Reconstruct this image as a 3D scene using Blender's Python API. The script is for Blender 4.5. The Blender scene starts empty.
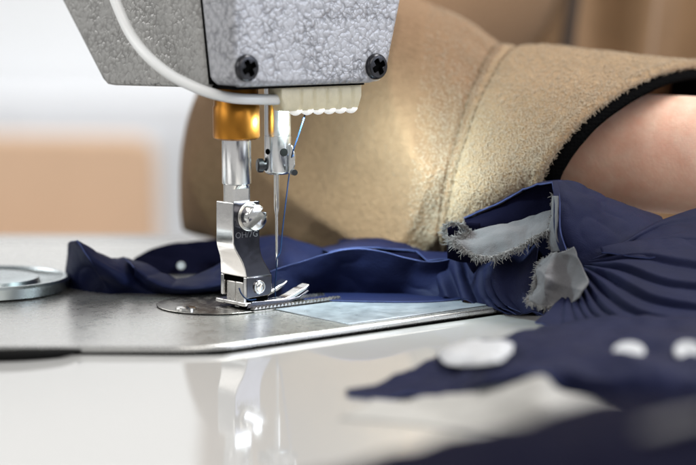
import bpy, bmesh, math, random
import numpy as np
from mathutils import Vector, noise

random.seed(7)
rng = np.random.default_rng(11)
SC = bpy.context.scene
COL = SC.collection
CM = 0.01                       # everything below is written in centimetres
R = math.radians

# ------------------------------------------------------------------ camera frame (used to measure the place)
CAM = np.array([0.0, -60.0, 9.54]); PITCH = R(7.0); FPX = 2040.0
FW = np.array([0, math.cos(PITCH), -math.sin(PITCH)])
UP = np.array([0, math.sin(PITCH), math.cos(PITCH)])
RT = np.array([1.0, 0, 0])
TZ = -0.22                      # table surface; bed surface is z = 0

def ray(u, v):
    return FW + RT * ((u - 348) / FPX) - UP * ((v - 232.5) / FPX)
def W(u, v, y):
    d = ray(u, v); return CAM + d * ((y - CAM[1]) / d[1])
def G(u, v, z=0.0):
    d = ray(u, v); return CAM + d * ((z - CAM[2]) / d[2])

YAW = R(40)
E1 = np.array([math.cos(YAW), math.sin(YAW), 0]); E2 = np.array([-math.sin(YAW), math.cos(YAW), 0])
N0 = W(277, 305, 0.0); N0[2] = 0.0      # the spot under the needle
def L(a, b, z):
    return N0 + E1 * a + E2 * b + np.array([0, 0, z])
def onB(u, v, b):                        # sight line meets the upright plane E2 = b -> (a, z)
    d = ray(u, v); t = (b - np.dot(CAM - N0, E2)) / np.dot(d, E2); p = CAM + d * t
    return np.dot(p - N0, E1), p[2]
def onA(u, v, a):
    d = ray(u, v); t = (a - np.dot(CAM - N0, E1)) / np.dot(d, E1); p = CAM + d * t
    return np.dot(p - N0, E2), p[2]
def loc(p):
    return np.dot(p - N0, E1), np.dot(p - N0, E2), p[2]

# ------------------------------------------------------------------ objects
ORG = {}
def thing(name, label, cat, at=(0, 0, 0), group=None):
    o = bpy.data.objects.new(name, None); COL.objects.link(o)
    o.empty_display_size = 0.01
    o.location = Vector(at) * CM; ORG[o] = Vector(at)
    o['label'] = label; o['category'] = cat
    if group: o['group'] = group
    return o
def tag(o, label, cat, group=None):
    o['label'] = label; o['category'] = cat
    if group: o['group'] = group
    return o

class MB:
    def __init__(self): self.v = []; self.f = []; self.m = []
    def add(self, vs, fs, m=0):
        n = len(self.v); self.v += [tuple(float(c) for c in p) for p in vs]
        self.f += [tuple(i + n for i in f) for f in fs]; self.m += [m] * len(fs)
        return self

def link(name, mb, mats, parent=None, smooth=True, bevel=0, bevseg=2, solid=0, sub=0, angle=35, label=None, rim=None):
    vs = np.array(mb.v)
    c = (vs.min(0) + vs.max(0)) / 2; c[2] = vs[:, 2].min()
    org = Vector(c)
    me = bpy.data.meshes.new(name)
    me.from_pydata([tuple((Vector(p) - org) * CM) for p in mb.v], [], mb.f)
    me.validate()
    if not isinstance(mats, (list, tuple)): mats = [mats]
    for m in mats: me.materials.append(m)
    if len(mats) > 1 and len(me.polygons) == len(mb.m):
        me.polygons.foreach_set('material_index', mb.m)
    bm = bmesh.new(); bm.from_mesh(me)
    bmesh.ops.recalc_face_normals(bm, faces=bm.faces); bm.to_mesh(me); bm.free()
    o = bpy.data.objects.new(name, me); COL.objects.link(o)
    ORG[o] = org
    if parent is not None:
        o.parent = parent; o.location = (org - ORG[parent]) * CM
    else:
        o.location = org * CM
    if smooth:
        for p in me.polygons: p.use_smooth = True
        if angle < 180:
            me.set_sharp_from_angle(angle=R(angle))
    if solid:
        md = o.modifiers.new('thick', 'SOLIDIFY'); md.thickness = solid * CM; md.offset = 0
        if rim is not None: me.materials.append(rim); md.material_offset_rim = len(me.materials) - 1
    if bevel:
        md = o.modifiers.new('bevel', 'BEVEL'); md.width = bevel * CM; md.segments = bevseg
        md.limit_method = 'ANGLE'; md.angle_limit = R(30); md.harden_normals = False
    if sub:
        md = o.modifiers.new('sub', 'SUBSURF'); md.levels = sub; md.render_levels = sub
    if label: o['label'] = label
    return o

def box(mb, lo, hi, fr=None, m=0):      # fr maps (a,b,z) to world
    fr = fr or (lambda a, b, z: np.array([a, b, z]))
    (a0, b0, z0), (a1, b1, z1) = lo, hi
    vs = [fr(a, b, z) for z in (z0, z1) for a, b in ((a0, b0), (a1, b0), (a1, b1), (a0, b1))]
    mb.add(vs, [(3, 2, 1, 0), (4, 5, 6, 7), (0, 1, 5, 4), (1, 2, 6, 5), (2, 3, 7, 6), (3, 0, 4, 7)], m)
    return mb
def prism(mb, loopA, loopB, m=0):
    n = len(loopA)
    mb.add(list(loopA) + list(loopB), [tuple(range(n))[::-1], tuple(range(n, 2 * n))] +
           [(i, (i + 1) % n, n + (i + 1) % n, n + i) for i in range(n)], m)
    return mb
def frame_of(ax):
    ax = np.array(ax, float); ax /= np.linalg.norm(ax)
    t = np.array([0, 0, 1.0]) if abs(ax[2]) < .9 else np.array([1.0, 0, 0])
    x = np.cross(t, ax); x /= np.linalg.norm(x); y = np.cross(ax, x)
    return x, y, ax
def lathe(mb, base, ax, prof, n=40, m=0, cap=True):
    x, y, ax = frame_of(ax); base = np.array(base, float); vs = []; fs = []
    for r, h in prof:
        for k in range(n):
            t = 2 * math.pi * k / n
            vs.append(base + ax * h + x * r * math.cos(t) + y * r * math.sin(t))
    for i in range(len(prof) - 1):
        for k in range(n):
            k2 = (k + 1) % n
            fs.append((i * n + k, i * n + k2, (i + 1) * n + k2, (i + 1) * n + k))
    if cap:
        fs.append(tuple(range(n))[::-1]); fs.append(tuple(range((len(prof) - 1) * n, len(prof) * n)))
    return mb.add(vs, fs, m)

def catmull(P, n):
    P = np.array(P, float)
    if len(P) == 2:
        t = np.linspace(0, 1, n)[:, None]; return P[0] * (1 - t) + P[1] * t
    seg = np.linalg.norm(np.diff(P, axis=0), axis=1) ** .5 + 1e-6
    k = np.concatenate([[0], np.cumsum(seg)])
    M = np.zeros_like(P)
    M[1:-1] = (P[2:] - P[:-2]) / (k[2:] - k[:-2])[:, None]
    M[0] = (P[1] - P[0]) / (k[1] - k[0]); M[-1] = (P[-1] - P[-2]) / (k[-1] - k[-2])
    out = []
    for t in np.linspace(0, k[-1], n):
        i = min(np.searchsorted(k, t, 'right') - 1, len(P) - 2); h = k[i + 1] - k[i]; s = (t - k[i]) / h
        out.append((2*s**3 - 3*s**2 + 1) * P[i] + (s**3 - 2*s**2 + s) * h * M[i] + (-2*s**3 + 3*s**2) * P[i+1] + (s**3 - s**2) * h * M[i+1])
    return np.array(out)
def tube(mb, pts, r, n=12, m=0, steps=None, caps=True):
    pts = catmull(pts, steps) if steps else np.array(pts, float)
    rs = np.full(len(pts), r) if np.isscalar(r) else np.interp(np.linspace(0, 1, len(pts)), np.linspace(0, 1, len(r)), r)
    tg = np.gradient(pts, axis=0); vs = []; x = None
    for i, p in enumerate(pts):
        t = tg[i] / (np.linalg.norm(tg[i]) + 1e-12)
        if x is None: x, y, _ = frame_of(t)
        x = x - t * np.dot(x, t); x /= np.linalg.norm(x); y = np.cross(t, x)
        for k in range(n):
            q = 2 * math.pi * k / n; vs.append(p + (x * math.cos(q) + y * math.sin(q)) * rs[i])
    N = len(pts)
    fs = [(i*n+k, i*n+(k+1) % n, (i+1)*n+(k+1) % n, (i+1)*n+k) for i in range(N-1) for k in range(n)]
    if caps: fs += [tuple(range(n))[::-1], tuple(range((N-1)*n, N*n))]
    return mb.add(vs, fs, m)

def grid_faces(nv, nu, off=0):
    return [(off + j*nu + i, off + j*nu + i + 1, off + (j+1)*nu + i + 1, off + (j+1)*nu + i) for j in range(nv-1) for i in range(nu-1)]
def proj(P):
    q = np.asarray(P) - CAM; d = q @ FW
    return np.stack([348 + FPX * (q @ RT) / d, 232.5 - FPX * (q @ UP) / d], -1)
def on_cloth(grid, u, v, lift):          # the point of a cloth surface seen along a sight line
    f = grid.reshape(-1, 3); pr = proj(f); dd = np.hypot(pr[:, 0] - u, pr[:, 1] - v); k = np.argsort(dd)[:6]; w_ = 1 / (dd[k] + .3)
    return (f[k] * w_[:, None]).sum(0) / w_.sum() + np.array([0, 0, lift])
def PX(p, z=None):
    u, v, y = p
    return G(u, v, TZ + .14 if z is None else z) if y is None else W(u, v, y)
def surf(rows, nu=70, nv=34, wob=.05, wscale=.7, ripple=None, seed=0.0, zmin=None, wr=.035):
    rr = [catmull([PX(p) for p in row], nu) for row in rows]
    cols = [catmull([r[i] for r in rr], nv) for i in range(nu)]
    g = np.array(cols).transpose(1, 0, 2)             # nv, nu, 3
    du = np.gradient(g, axis=1); dv = np.gradient(g, axis=0)
    nrm = np.cross(du, dv); nrm /= np.linalg.norm(nrm, axis=2, keepdims=True) + 1e-9
    for j in range(nv):
        for i in range(nu):
            p = g[j, i]
            d = wob * noise.fractal(Vector((p[0]*wscale + seed, p[1]*wscale, p[2]*wscale*1.3)), 1.0, 2.0, 3)
            q_ = noise.noise(Vector((p[0]*.9 + seed * 2, p[1]*.9, p[2]*1.1)) + Vector((0, 0, .6 * noise.noise(Vector(p * .5)))))
            d += wr * (1 - min(1, abs(q_) * 3.2)) ** 2
            if ripple:
                d += ripple(i / (nu - 1), j / (nv - 1))
            g[j, i] = p + nrm[j, i] * d
    if zmin is not None: g[..., 2] = np.maximum(g[..., 2], zmin)
    return g
def sheet(mb, rows, m=0, **k):
    g = surf(rows, **k); nv, nu, _ = g.shape
    mb.add(g.reshape(-1, 3), grid_faces(nv, nu), m)
    return g

# ------------------------------------------------------------------ materials
def mat(name, col, rough=.5, metal=0.0, var=0.0, vscale=40, col2=None, bumps=(), coat=0, sheen=0, sheencol=None, sss=0,
        sssr=(1, .3, .2), emit=None, rvar=0, ior=None, trans=0, aniso=None, spec=None, twosided=None):
    """bumps: list of (kind, scale per metre, distance in cm)"""
    M = bpy.data.materials.new(name); M.use_nodes = True
    nt = M.node_tree; N = nt.nodes; K = nt.links; N.clear()
    out = N.new('ShaderNodeOutputMaterial'); b = N.new('ShaderNodeBsdfPrincipled'); K.new(b.outputs[0], out.inputs[0])
    tc = N.new('ShaderNodeTexCoord'); co = tc.outputs['Object']
    b.inputs['Base Color'].default_value = (*col, 1); b.inputs['Roughness'].default_value = rough; b.inputs['Metallic'].default_value = metal
    if coat: b.inputs['Coat Weight'].default_value = coat; b.inputs['Coat Roughness'].default_value = .04
    if sheen:
        b.inputs['Sheen Weight'].default_value = sheen; b.inputs['Sheen Roughness'].default_value = .4
        if sheencol: b.inputs['Sheen Tint'].default_value = (*sheencol, 1)
    if sss:
        b.inputs['Subsurface Weight'].default_value = sss; b.inputs['Subsurface Radius'].default_value = sssr; b.inputs['Subsurface Scale'].default_value = .006
    if emit: b.inputs['Emission Color'].default_value = (*emit[0], 1); b.inputs['Emission Strength'].default_value = emit[1]
    if ior: b.inputs['IOR'].default_value = ior
    if trans: b.inputs['Transmission Weight'].default_value = trans
    if spec is not None: b.inputs['Specular IOR Level'].default_value = spec
    if var or col2 or rvar:
        n = N.new('ShaderNodeTexNoise'); n.inputs['Scale'].default_value = vscale; n.inputs['Detail'].default_value = 5
        n.inputs['Roughness'].default_value = .65; K.new(co, n.inputs['Vector'])
        if var or col2:
            rp = N.new('ShaderNodeValToRGB'); K.new(n.outputs['Fac'], rp.inputs['Fac'])
            c2 = col2 or tuple(c * (1 - var) for c in col)
            rp.color_ramp.elements[0].position = .35; rp.color_ramp.elements[1].position = .65
            rp.color_ramp.elements[0].color = (*c2, 1); rp.color_ramp.elements[1].color = (*col, 1)
            K.new(rp.outputs[0], b.inputs['Base Color'])
        if rvar:
            mr = N.new('ShaderNodeMapRange'); K.new(n.outputs['Fac'], mr.inputs['Value'])
            mr.inputs['From Min'].default_value = .3; mr.inputs['From Max'].default_value = .7
            mr.inputs['To Min'].default_value = max(rough - rvar, .01); mr.inputs['To Max'].default_value = rough + rvar
            K.new(mr.outputs[0], b.inputs['Roughness'])
    prev = None
    for kind, sc, dist in bumps:
        if kind == 'noise':
            t = N.new('ShaderNodeTexNoise'); t.inputs['Scale'].default_value = sc; t.inputs['Detail'].default_value = 4
            K.new(co, t.inputs['Vector']); h = t.outputs['Fac']
        elif kind == 'weave':
            t = N.new('ShaderNodeTexVoronoi'); t.inputs['Scale'].default_value = sc; t.inputs['Randomness'].default_value = .45
            K.new(co, t.inputs['Vector']); h = t.outputs['Distance']
        elif kind == 'brush':
            mp = N.new('ShaderNodeMapping'); mp.inputs['Rotation'].default_value = (0, 0, -YAW); mp.inputs['Scale'].default_value = (.05, 1, 1)
            t = N.new('ShaderNodeTexNoise'); t.inputs['Scale'].default_value = sc; t.inputs['Detail'].default_value = 3
            K.new(co, mp.inputs[0]); K.new(mp.outputs[0], t.inputs['Vector']); h = t.outputs['Fac']
        bp = N.new('ShaderNodeBump'); bp.inputs['Strength'].default_value = 1; bp.inputs['Distance'].default_value = dist * CM
        K.new(h, bp.inputs['Height'])
        if prev: K.new(prev.outputs[0], bp.inputs['Normal'])
        prev = bp
    if prev: K.new(prev.outputs[0], b.inputs['Normal'])
    return M

def hammered(name, col, dark, sc=430):
    """hammertone paint: raised islands, darker colour in the creases"""
    M = bpy.data.materials.new(name); M.use_nodes = True
    nt = M.node_tree; N = nt.nodes; K = nt.links; b = N['Principled BSDF']
    tc = N.new('ShaderNodeTexCoord')
    nz = N.new('ShaderNodeTexNoise'); nz.inputs['Scale'].default_value = 330; nz.inputs['Detail'].default_value = 2
    K.new(tc.outputs['Object'], nz.inputs['Vector'])
    mx = N.new('ShaderNodeMix'); mx.data_type = 'VECTOR'; mx.inputs['Factor'].default_value = .0026
    ad = N.new('ShaderNodeVectorMath'); ad.operation = 'MULTIPLY_ADD'; ad.inputs[1].default_value = (.0034,) * 3
    K.new(nz.outputs['Color'], ad.inputs[0]); K.new(tc.outputs['Object'], ad.inputs[2])
    vo = N.new('ShaderNodeTexVoronoi'); vo.feature = 'SMOOTH_F1'; vo.inputs['Smoothness'].default_value = .25; vo.inputs['Scale'].default_value = sc
    K.new(ad.outputs[0], vo.inputs['Vector'])
    big = N.new('ShaderNodeTexNoise'); big.inputs['Scale'].default_value = 120; K.new(tc.outputs['Object'], big.inputs['Vector'])
    mul = N.new('ShaderNodeMath'); mul.operation = 'MULTIPLY'; K.new(vo.outputs['Distance'], mul.inputs[0])
    mr = N.new('ShaderNodeMapRange'); mr.inputs['From Min'].default_value = .3; mr.inputs['From Max'].default_value = .7
    mr.inputs['To Min'].default_value = .65; mr.inputs['To Max'].default_value = 1.25; K.new(big.outputs['Fac'], mr.inputs['Value']); K.new(mr.outputs[0], mul.inputs[1])
    rp = N.new('ShaderNodeValToRGB'); K.new(mul.outputs[0], rp.inputs['Fac'])
    e = rp.color_ramp.elements; e[0].position = .3; e[0].color = (*col, 1); e[1].position = .85; e[1].color = (*dark, 1)
    K.new(rp.outputs[0], b.inputs['Base Color'])
    pw = N.new('ShaderNodeMath'); pw.operation = 'POWER'; pw.inputs[1].default_value = 2.2; K.new(mul.outputs[0], pw.inputs[0])
    bp = N.new('ShaderNodeBump'); bp.invert = True; bp.inputs['Strength'].default_value = .8; bp.inputs['Distance'].default_value = .045 * CM
    K.new(pw.outputs[0], bp.inputs['Height'])
    fn = N.new('ShaderNodeTexNoise'); fn.inputs['Scale'].default_value = 2500; K.new(tc.outputs['Object'], fn.inputs['Vector'])
    b2 = N.new('ShaderNodeBump'); b2.inputs['Strength'].default_value = .5; b2.inputs['Distance'].default_value = .004 * CM
    K.new(fn.outputs['Fac'], b2.inputs['Height']); K.new(bp.outputs[0], b2.inputs['Normal'])
    K.new(b2.outputs[0], b.inputs['Normal'])
    b.inputs['Roughness'].default_value = .36; b.inputs['Metallic'].default_value = .15
    return M

M_ham_side = hammered('hammered_grey_paint', (.375, .37, .358), (.245, .24, .232), 640)
M_ham_face = hammered('hammered_grey_paint_lit', (.46, .465, .495), (.275, .28, .305), 640)  # same grey paint, with the bluish light from the right put in
M_gap = mat('gasket_and_recess_black', (.003, .003, .003), .9, spec=.02)  # gasket black; also stands in for shade in slots, holes and recesses
M_blackscrew = mat('blackened_steel', (.04, .04, .044), .28, .85, bumps=[('noise', 900, .004)])
M_headscrew = mat('oiled_black_screw', (.045, .045, .05), .25, .85, bumps=[('noise', 900, .003)])
M_steel = mat('polished_steel', (.74, .73, .71), .14, 1, rvar=.06, vscale=300, bumps=[('noise', 700, .0015)])
M_satin = mat('satin_steel', (.62, .60, .57), .30, 1, var=.18, vscale=260, rvar=.1, bumps=[('noise', 1500, .003)])
M_foot = mat('mirror_steel', (.60, .59, .58), .13, 1, rvar=.04, vscale=180, bumps=[('noise', 500, .0012)])
M_footdark = mat('steel_dark_reflection', (.085, .085, .10), .16, 1, rvar=.04, vscale=180, bumps=[('noise', 500, .0012)])  # same steel, with the reflection of dark cloth put into its colour
M_bar = mat('needle_bar_steel', (.66, .66, .67), .22, 1, rvar=.05, vscale=500)
M_brass = mat('varnished_brass', (.42, .18, .028), .36, 1)
M_bed = mat('worn_bed_plating', (.56, .555, .54), .28, .85, col2=(.53, .525, .512), vscale=300, rvar=.04, bumps=[('noise', 1300, .0007), ('noise', 220, .002)])
M_slide = mat('brushed_slide_plate', (.43, .475, .53), .33, .65, var=.15, vscale=120, rvar=.07, bumps=[('brush', 2600, .002)])  # pale blue lamp reflection is put into the base colour
M_plate = mat('needle_plate_steel', (.33, .32, .30), .24, 1, var=.2, vscale=420, rvar=.08, bumps=[('brush', 2000, .003)])
M_table = mat('white_laminate', (.385, .38, .37), .05, 0, rvar=.045, vscale=45, ior=1.52, spec=.32, bumps=[('noise', 60, .002)])
M_cream = mat('cream_silicone', (.68, .62, .45), .45, 0, var=.1, vscale=300, sss=.25, sssr=(1, .9, .6), bumps=[('noise', 700, .01)])
M_led = mat('lit_led', (.9, .9, .88), .4, emit=((1,   .97, .92), .45))
M_cable = mat('white_cable', (.95, .97, .97), .3, sss=.4, sssr=(1, 1, 1))
M_navy = mat('navy_poplin', (.0060, .0092, .039), .6, 0, var=.3, vscale=50, spec=.12, bumps=[('weave', 3600, .006), ('noise', 160, .03)])
M_navy2 = mat('navy_twill', (.0078, .0100, .035), .7, 0, var=.22, vscale=60, spec=.1, bumps=[('weave', 3000, .008), ('noise', 120, .03)])
M_edge = mat('navy_cut_edge_lit', (.055, .072, .18), .7, 0, var=.3, vscale=300, spec=.1)  # lighter raw edge, caught light put into its colour too
M_inner = mat('dark_navy_fold_shade', (.0032, .0033, .0115), .85, spec=.03, bumps=[('weave', 3200, .006)])  # dark navy cloth; inside folds the shade is put into this colour
M_lining = mat('grey_lining', (.105, .103, .11), .75, 0, var=.22, vscale=90, sheen=.1, bumps=[('weave', 3000, .01), ('noise', 300, .03)])
M_pale = mat('pale_lining', (.36, .35, .33), .8, var=.15, vscale=40, bumps=[('weave', 2500, .01)])
M_fray = mat('grey_thread', (.27, .262, .258), .8, var=.35, vscale=600)
M_fleece = mat('tan_fleece', (.265, .165, .096), .95, 0, vscale=420, col2=(.225, .138, .079), sheen=.15, sheencol=(1, .9, .7), spec=.1, bumps=[('noise', 1400, .05), ('noise', 500, .06)])
M_hem = mat('tan_fleece_hem_lit', (.36, .25, .15), .95, 0, vscale=420, col2=(.31, .21, .122), sheen=.15, sheencol=(1, .9, .7), spec=.1, bumps=[('noise', 1400, .05), ('noise', 500, .06)])  # same fleece, lightened for the light falling on the cuff
M_stitch = mat('tan_stitching', (.20, .135, .075), .8)
M_fiber = mat('fleece_fibre', (.48, .385, .282), .9, var=.15, vscale=500, spec=.1)
M_jacket = mat('tan_jacket', (.29, .18, .098), .9, 0, var=.2, vscale=30, spec=.1, sheen=.2)
M_blackcuff = mat('black_knit', (.002, .002, .0022), .95, spec=.03, bumps=[('weave', 900, .03)])
M_skin = mat('skin', (.86, .565, .43), .5, 0, vscale=170, col2=(.80, .45, .325), sss=.35, bumps=[('weave', 1500, .008), ('noise', 300, .02)])
M_hair = mat('brown_hair', (.03, .018, .01), .5, bumps=[('noise', 300, .1)])
M_zip = mat('dark_zip', (.07, .05, .038), .6, .1)
M_thread = mat('blue_thread', (.014, .032, .085), .75, spec=.05)
M_dish = mat('zinc_dish', (.42, .47, .49), .28, 1, rvar=.06, vscale=100)
M_wood = mat('tan_plywood', (.57, .40, .275), .6, var=.06, vscale=8)
M_chrome = mat('chair_steel', (.6, .6, .6), .2, 1)
M_wall = mat('white_plaster', (.80, .81, .82), .9, var=.03, vscale=2)
M_cab = mat('pale_cabinet_paint', (.72, .735, .765), .5, var=.04, vscale=3)
M_floor = mat('grey_floor', (.45, .43, .40), .6, var=.1, vscale=5)
M_blackstrip = mat('matte_black', (.006, .006, .006), .7, spec=.08, bumps=[('noise', 500, .01)])
M_white = mat('white_button_plastic', (.47, .48, .50), .45, var=.12, vscale=300)
M_blue = mat('blue_cotton', (.03, .10, .25), .8, var=.2, vscale=20)
M_text = mat('engraved_fill', (.16, .16, .17), .5, .5)

# ------------------------------------------------------------------ SETTING
def struct(name, mb, m, **k):
    o = link(name, mb, m, **k); o['kind'] = 'structure'; return o
mb = MB(); box(mb, (-500, -300, -77), (500, 330, -75)); struct('floor', mb, M_floor, smooth=False)
mb = MB(); box(mb, (-500, 320, -75), (500, 328, 230)); struct('wall', mb, M_wall, smooth=False)

# the table: far edge 18 cm behind the needle on the left
table = thing('sewing_table', 'white glossy laminate table top that the machine bed is let into', 'table', (0, 0, -75))
mb = MB(); box(mb, (-75, -58, TZ - 2.8), (75, 19, TZ)); link('table_top', mb, M_table, table, bevel=.25, bevseg=3)
for sx, sy in ((-68, -50), (68, -50), (-68, 13), (68, 13)):
    mb = MB(); box(mb, (sx - 2, sy - 2, -75), (sx + 2, sy + 2, TZ - 2.8)); link('leg', mb, M_chrome, table, bevel=.2)

# ------------------------------------------------------------------ SEWING MACHINE
mach = thing('sewing_machine', 'grey hammered metal sewing machine head over its steel bed, presser foot lowered', 'sewing machine', tuple(L(0, 0, 0)))

# bed: outline measured on the bed surface, rounded front corner
def arc_corner(p, c, q, n=8, r=.45):
    p, c, q = map(np.array, (p, c, q)); A = c + (p - c) / np.linalg.norm(p - c) * r; B = c + (q - c) / np.linalg.norm(q - c) * r
    return [(1-t)**2 * A + 2*t*(1-t) * c + t*t * B for t in np.linspace(0, 1, n)]
cA = G(208, 347); cR = G(500, 306.5); cL = G(-120, 344)
bed = arc_corner(cL, cA, cR, 10, 1.0) + [cR, cR + E1 * 8, cR + E1 * 8 + E2 * 14, np.array([-26, 13, 0.]), np.array([-26, cL[1], 0.])]
mb = MB(); prism(mb, [np.array([p[0], p[1], TZ + .02]) for p in bed], [np.array([p[0], p[1], 0.0]) for p in bed])
link('bed_plate', mb, M_bed, mach, bevel=.06, bevseg=3)
# dark gap of the table cut-out along the bed edges
mb = MB(); gq = [(np.array([p[0], p[1], TZ + .006])) for p in (cL + np.array([0, -.11, 0]), cA + np.array([-.7, -.11, 0]), cA + np.array([.35, -.02, 0]), cA + np.array([.9, .5, 0]), cR + np.array([.08, -.09, 0]))]
gi = [p + np.array([-.1, .35, 0]) for p in gq]
mb.add(gq + gi, [(i, i + 1, 5 + i + 1, 5 + i) for i in range(4)]); link('cutout_gap', mb, M_gap, table, smooth=False)
# slide plate lying in the bed on the right, a touch proud
ed = (cR - cA) / np.linalg.norm(cR - cA); en = np.array([-ed[1], ed[0], 0])
s0 = G(352, 325.5) + en * .16
sp = [s0, G(492, 306.5) + en * .16, G(492, 306.5) + en * 4.2, s0 + en * 4.2]
mb = MB(); prism(mb, [p + np.array([0, 0, .004]) for p in sp], [p + np.array([0, 0, .03]) for p in sp])
link('slide_plate', mb, M_slide, mach, bevel=.012)
# needle plate (round-ended)
aL, bL, _ = loc(G(155, 309)); _, bN, _ = loc(G(218, 317.5))
hw = .5 * (bL - bN) + .55; bc = bN + hw
pl = []
for k in range(17):
    t = math.pi / 2 + math.pi * k / 16
    pl.append((aL + hw * .9 + hw * .9 * math.cos(t), bc + hw * math.sin(t)))
pl += [(4.6, bc - hw), (4.6, bc + hw)]
mb = MB(); prism(mb, [L(a, b, .028) for a, b in pl], [L(a, b, .055) for a, b in pl])
npl = link('needle_plate', mb, M_plate, mach, bevel=.015)
def slot_screw(name, c, ax, r, h, m, parent, slotdir, sw=.22, depth=.5, dome=.12):
    """slotted screw head: rows across the slot, so the groove has crisp walls and opens at both ends"""
    mb = MB(); _, _, ax = frame_of(ax); c = np.array(c, float)
    sd = np.array(slotdir, float); sd = sd - ax * np.dot(sd, ax); sd /= np.linalg.norm(sd); q = np.cross(ax, sd)
    hs = sw * r
    pos = [r * math.sin(t) for t in np.linspace(-math.pi / 2 * .985, -math.asin(sw), 12)]
    qs = pos + [-hs + .0005 * r, 0, hs - .0005 * r] + [-p for p in pos[::-1]]
    ch = .1 * r; ns = 17; rows = []
    for k, qq in enumerate(qs):
        half = math.sqrt(max(r * r - qq * qq, 1e-9)); row = []
        for t in np.linspace(-1, 1, ns):
            ss = half * t; rr = math.sqrt(qq * qq + ss * ss)
            z = h * (1 + dome * (1 - (rr / r) ** 2)) - max(0, rr - (r - ch)) * .8
            if abs(qq) < hs - .0001 * r: z = h * (1 - depth)
            row.append(c + ax * z + sd * ss + q * qq)
        rows.append(row)
    nq = len(qs); vs = [p for r_ in rows for p in r_]; fs = grid_faces(nq, ns)
    mb.add(vs, fs)
    bd = [rows[0][i] for i in range(ns)] + [rows[k][-1] for k in range(1, nq)] + [rows[-1][i] for i in range(ns - 2, -1, -1)] + [rows[k][0] for k in range(nq - 2, 0, -1)]
    lo = [p - ax * np.dot(p - c, ax) for p in bd]; n = len(bd)
    mb.add(bd + lo, [(i, (i + 1) % n, n + (i + 1) % n, n + i) for i in range(n)])
    return link(name, mb, m, parent, angle=28)
slot_screw('screw', G(186, 310, .05), (0, 0, 1), .30, .09, M_steel, npl, E2 + E1 * .4)

# feed dog: toothed bars beside the foot
fd = thing('tmp', 'x', 'x'); bpy.data.objects.remove(fd)
mb = MB(); a0, a1 = -1.35, 1.95; nt = 24
for b0, b1 in ((-.66, -.46), (.1, .3)):
    st = (a1 - a0) / nt
    for i in range(nt):
        A = a0 + i * st; prof = [(A, .0), (A + st * .92, .0), (A + st * .92, .075), (A + st * .65, .15), (A + st * .1, .085)]
        prism(mb, [L(a, b0, z) for a, z in prof], [L(a, b1, z) for a, z in prof])
link('feed_dog', mb, M_satin, mach, smooth=False)
# slot in the plate around the feed dog
mb = MB(); box(mb, (a0 - .15, -.72, .052), (a1 + .2, .36, .062), L); link('feed_slot', mb, M_gap, mach, smooth=False)

# ---- head
BF = -1.9
fp = [(231, -75), (233, 78), (235, 84), (242, 87.6), (372, 83.2), (381, 80.5), (387, 74), (389, 66), (417, -75)]
fpl = [onB(u, v, BF) for u, v in fp]
ZB = min(z for a, z in fpl); A0 = min(a for a, z in fpl)
def gapb(z): return BF + 1.12 + .155 * (z - ZB)
front = [L(a, BF, z) for a, z in fpl]; back = [L(a, gapb(z), z) for a, z in fpl]
mb = MB(); prism(mb, front, back)
face = link('face_plate', mb, M_ham_face, mach, bevel=.17, bevseg=4, angle=60)
def phillips(c, r):
    mb = MB(); n = -E2
    lathe(mb, c, n, [(r * 1.04, 0), (r * 1.04, .07), (r * .99, .12), (r * .93, .15), (r * .86, .165)], 40, cap=False)
    x, y = E1, np.array([0, 0, 1.0])
    # domed cap with a cross recess: radial grid, recessed where it falls in the cross
    vs = []; fs = []; low = []; nr, nth = 14, 96; ca = R(28)
    for i in range(nr + 1):
        for k in range(nth):
            t = 2 * math.pi * k / nth; rr = r * .86 * i / nr
            px, py = rr * math.cos(t), rr * math.sin(t)
            qx, qy = px * math.cos(ca) + py * math.sin(ca), -px * math.sin(ca) + py * math.cos(ca)
            h = .165 + .015 * (1 - (i / nr) ** 2)
            if (abs(qx) < .085 and abs(qy) < r * .62) or (abs(qy) < .085 and abs(qx) < r * .62): h -= .14
            low.append(h < .12); vs.append(c + n * h + x * px + y * py)
    for i in range(nr):
        for k in range(nth):
            k2 = (k + 1) % nth; f_ = (i*nth+k, (i+1)*nth+k, (i+1)*nth+k2, i*nth+k2); fs.append(f_)
    m0 = len(mb.f); mb.add(vs, fs)
    for q, f_ in enumerate(fs):
        if sum(low[j] for j in f_) >= 2: mb.m[m0 + q] = 1  # cross recess coloured black in place of its shade
    return mb
for u, v in ((246, 68), (375.5, 66.5)):
    a, z = onB(u, v, BF)
    mb = phillips(L(a, BF + .01, z), .37)
    link('screw', mb, [M_headscrew, M_gap], face, angle=40)

# body casting behind the face plate, rising into the arm
def side(u, v): return onA(u, v, A0)
zt = 24.0
bs = [side(110, 85.5), side(105, 84.5), side(101, 80), side(60, 0), side(30, -58)]
b_arm, z_arm = bs[-1]
prof = [(gapb(ZB) + .07, ZB - .02)] + bs + [(b_arm + 1.2, z_arm + 1.2), (b_arm + 3, z_arm + 1.8), (27, z_arm + 2.2), (28.5, z_arm + 1), (29, 0), (38, 0), (38, zt - 1), (36.5, zt), (gapb(zt) + .6, zt), (gapb(zt) + .07, zt - .6)]
A1 = A0 + 6.6
mb = MB(); prism(mb, [L(A0 + .02, b, z) for b, z in prof], [L(A1 + (.35 if z > 8 else 0), b, z) for b, z in prof])
link('arm_casting', mb, M_ham_side, mach, bevel=.16, bevseg=4, angle=50)
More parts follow.
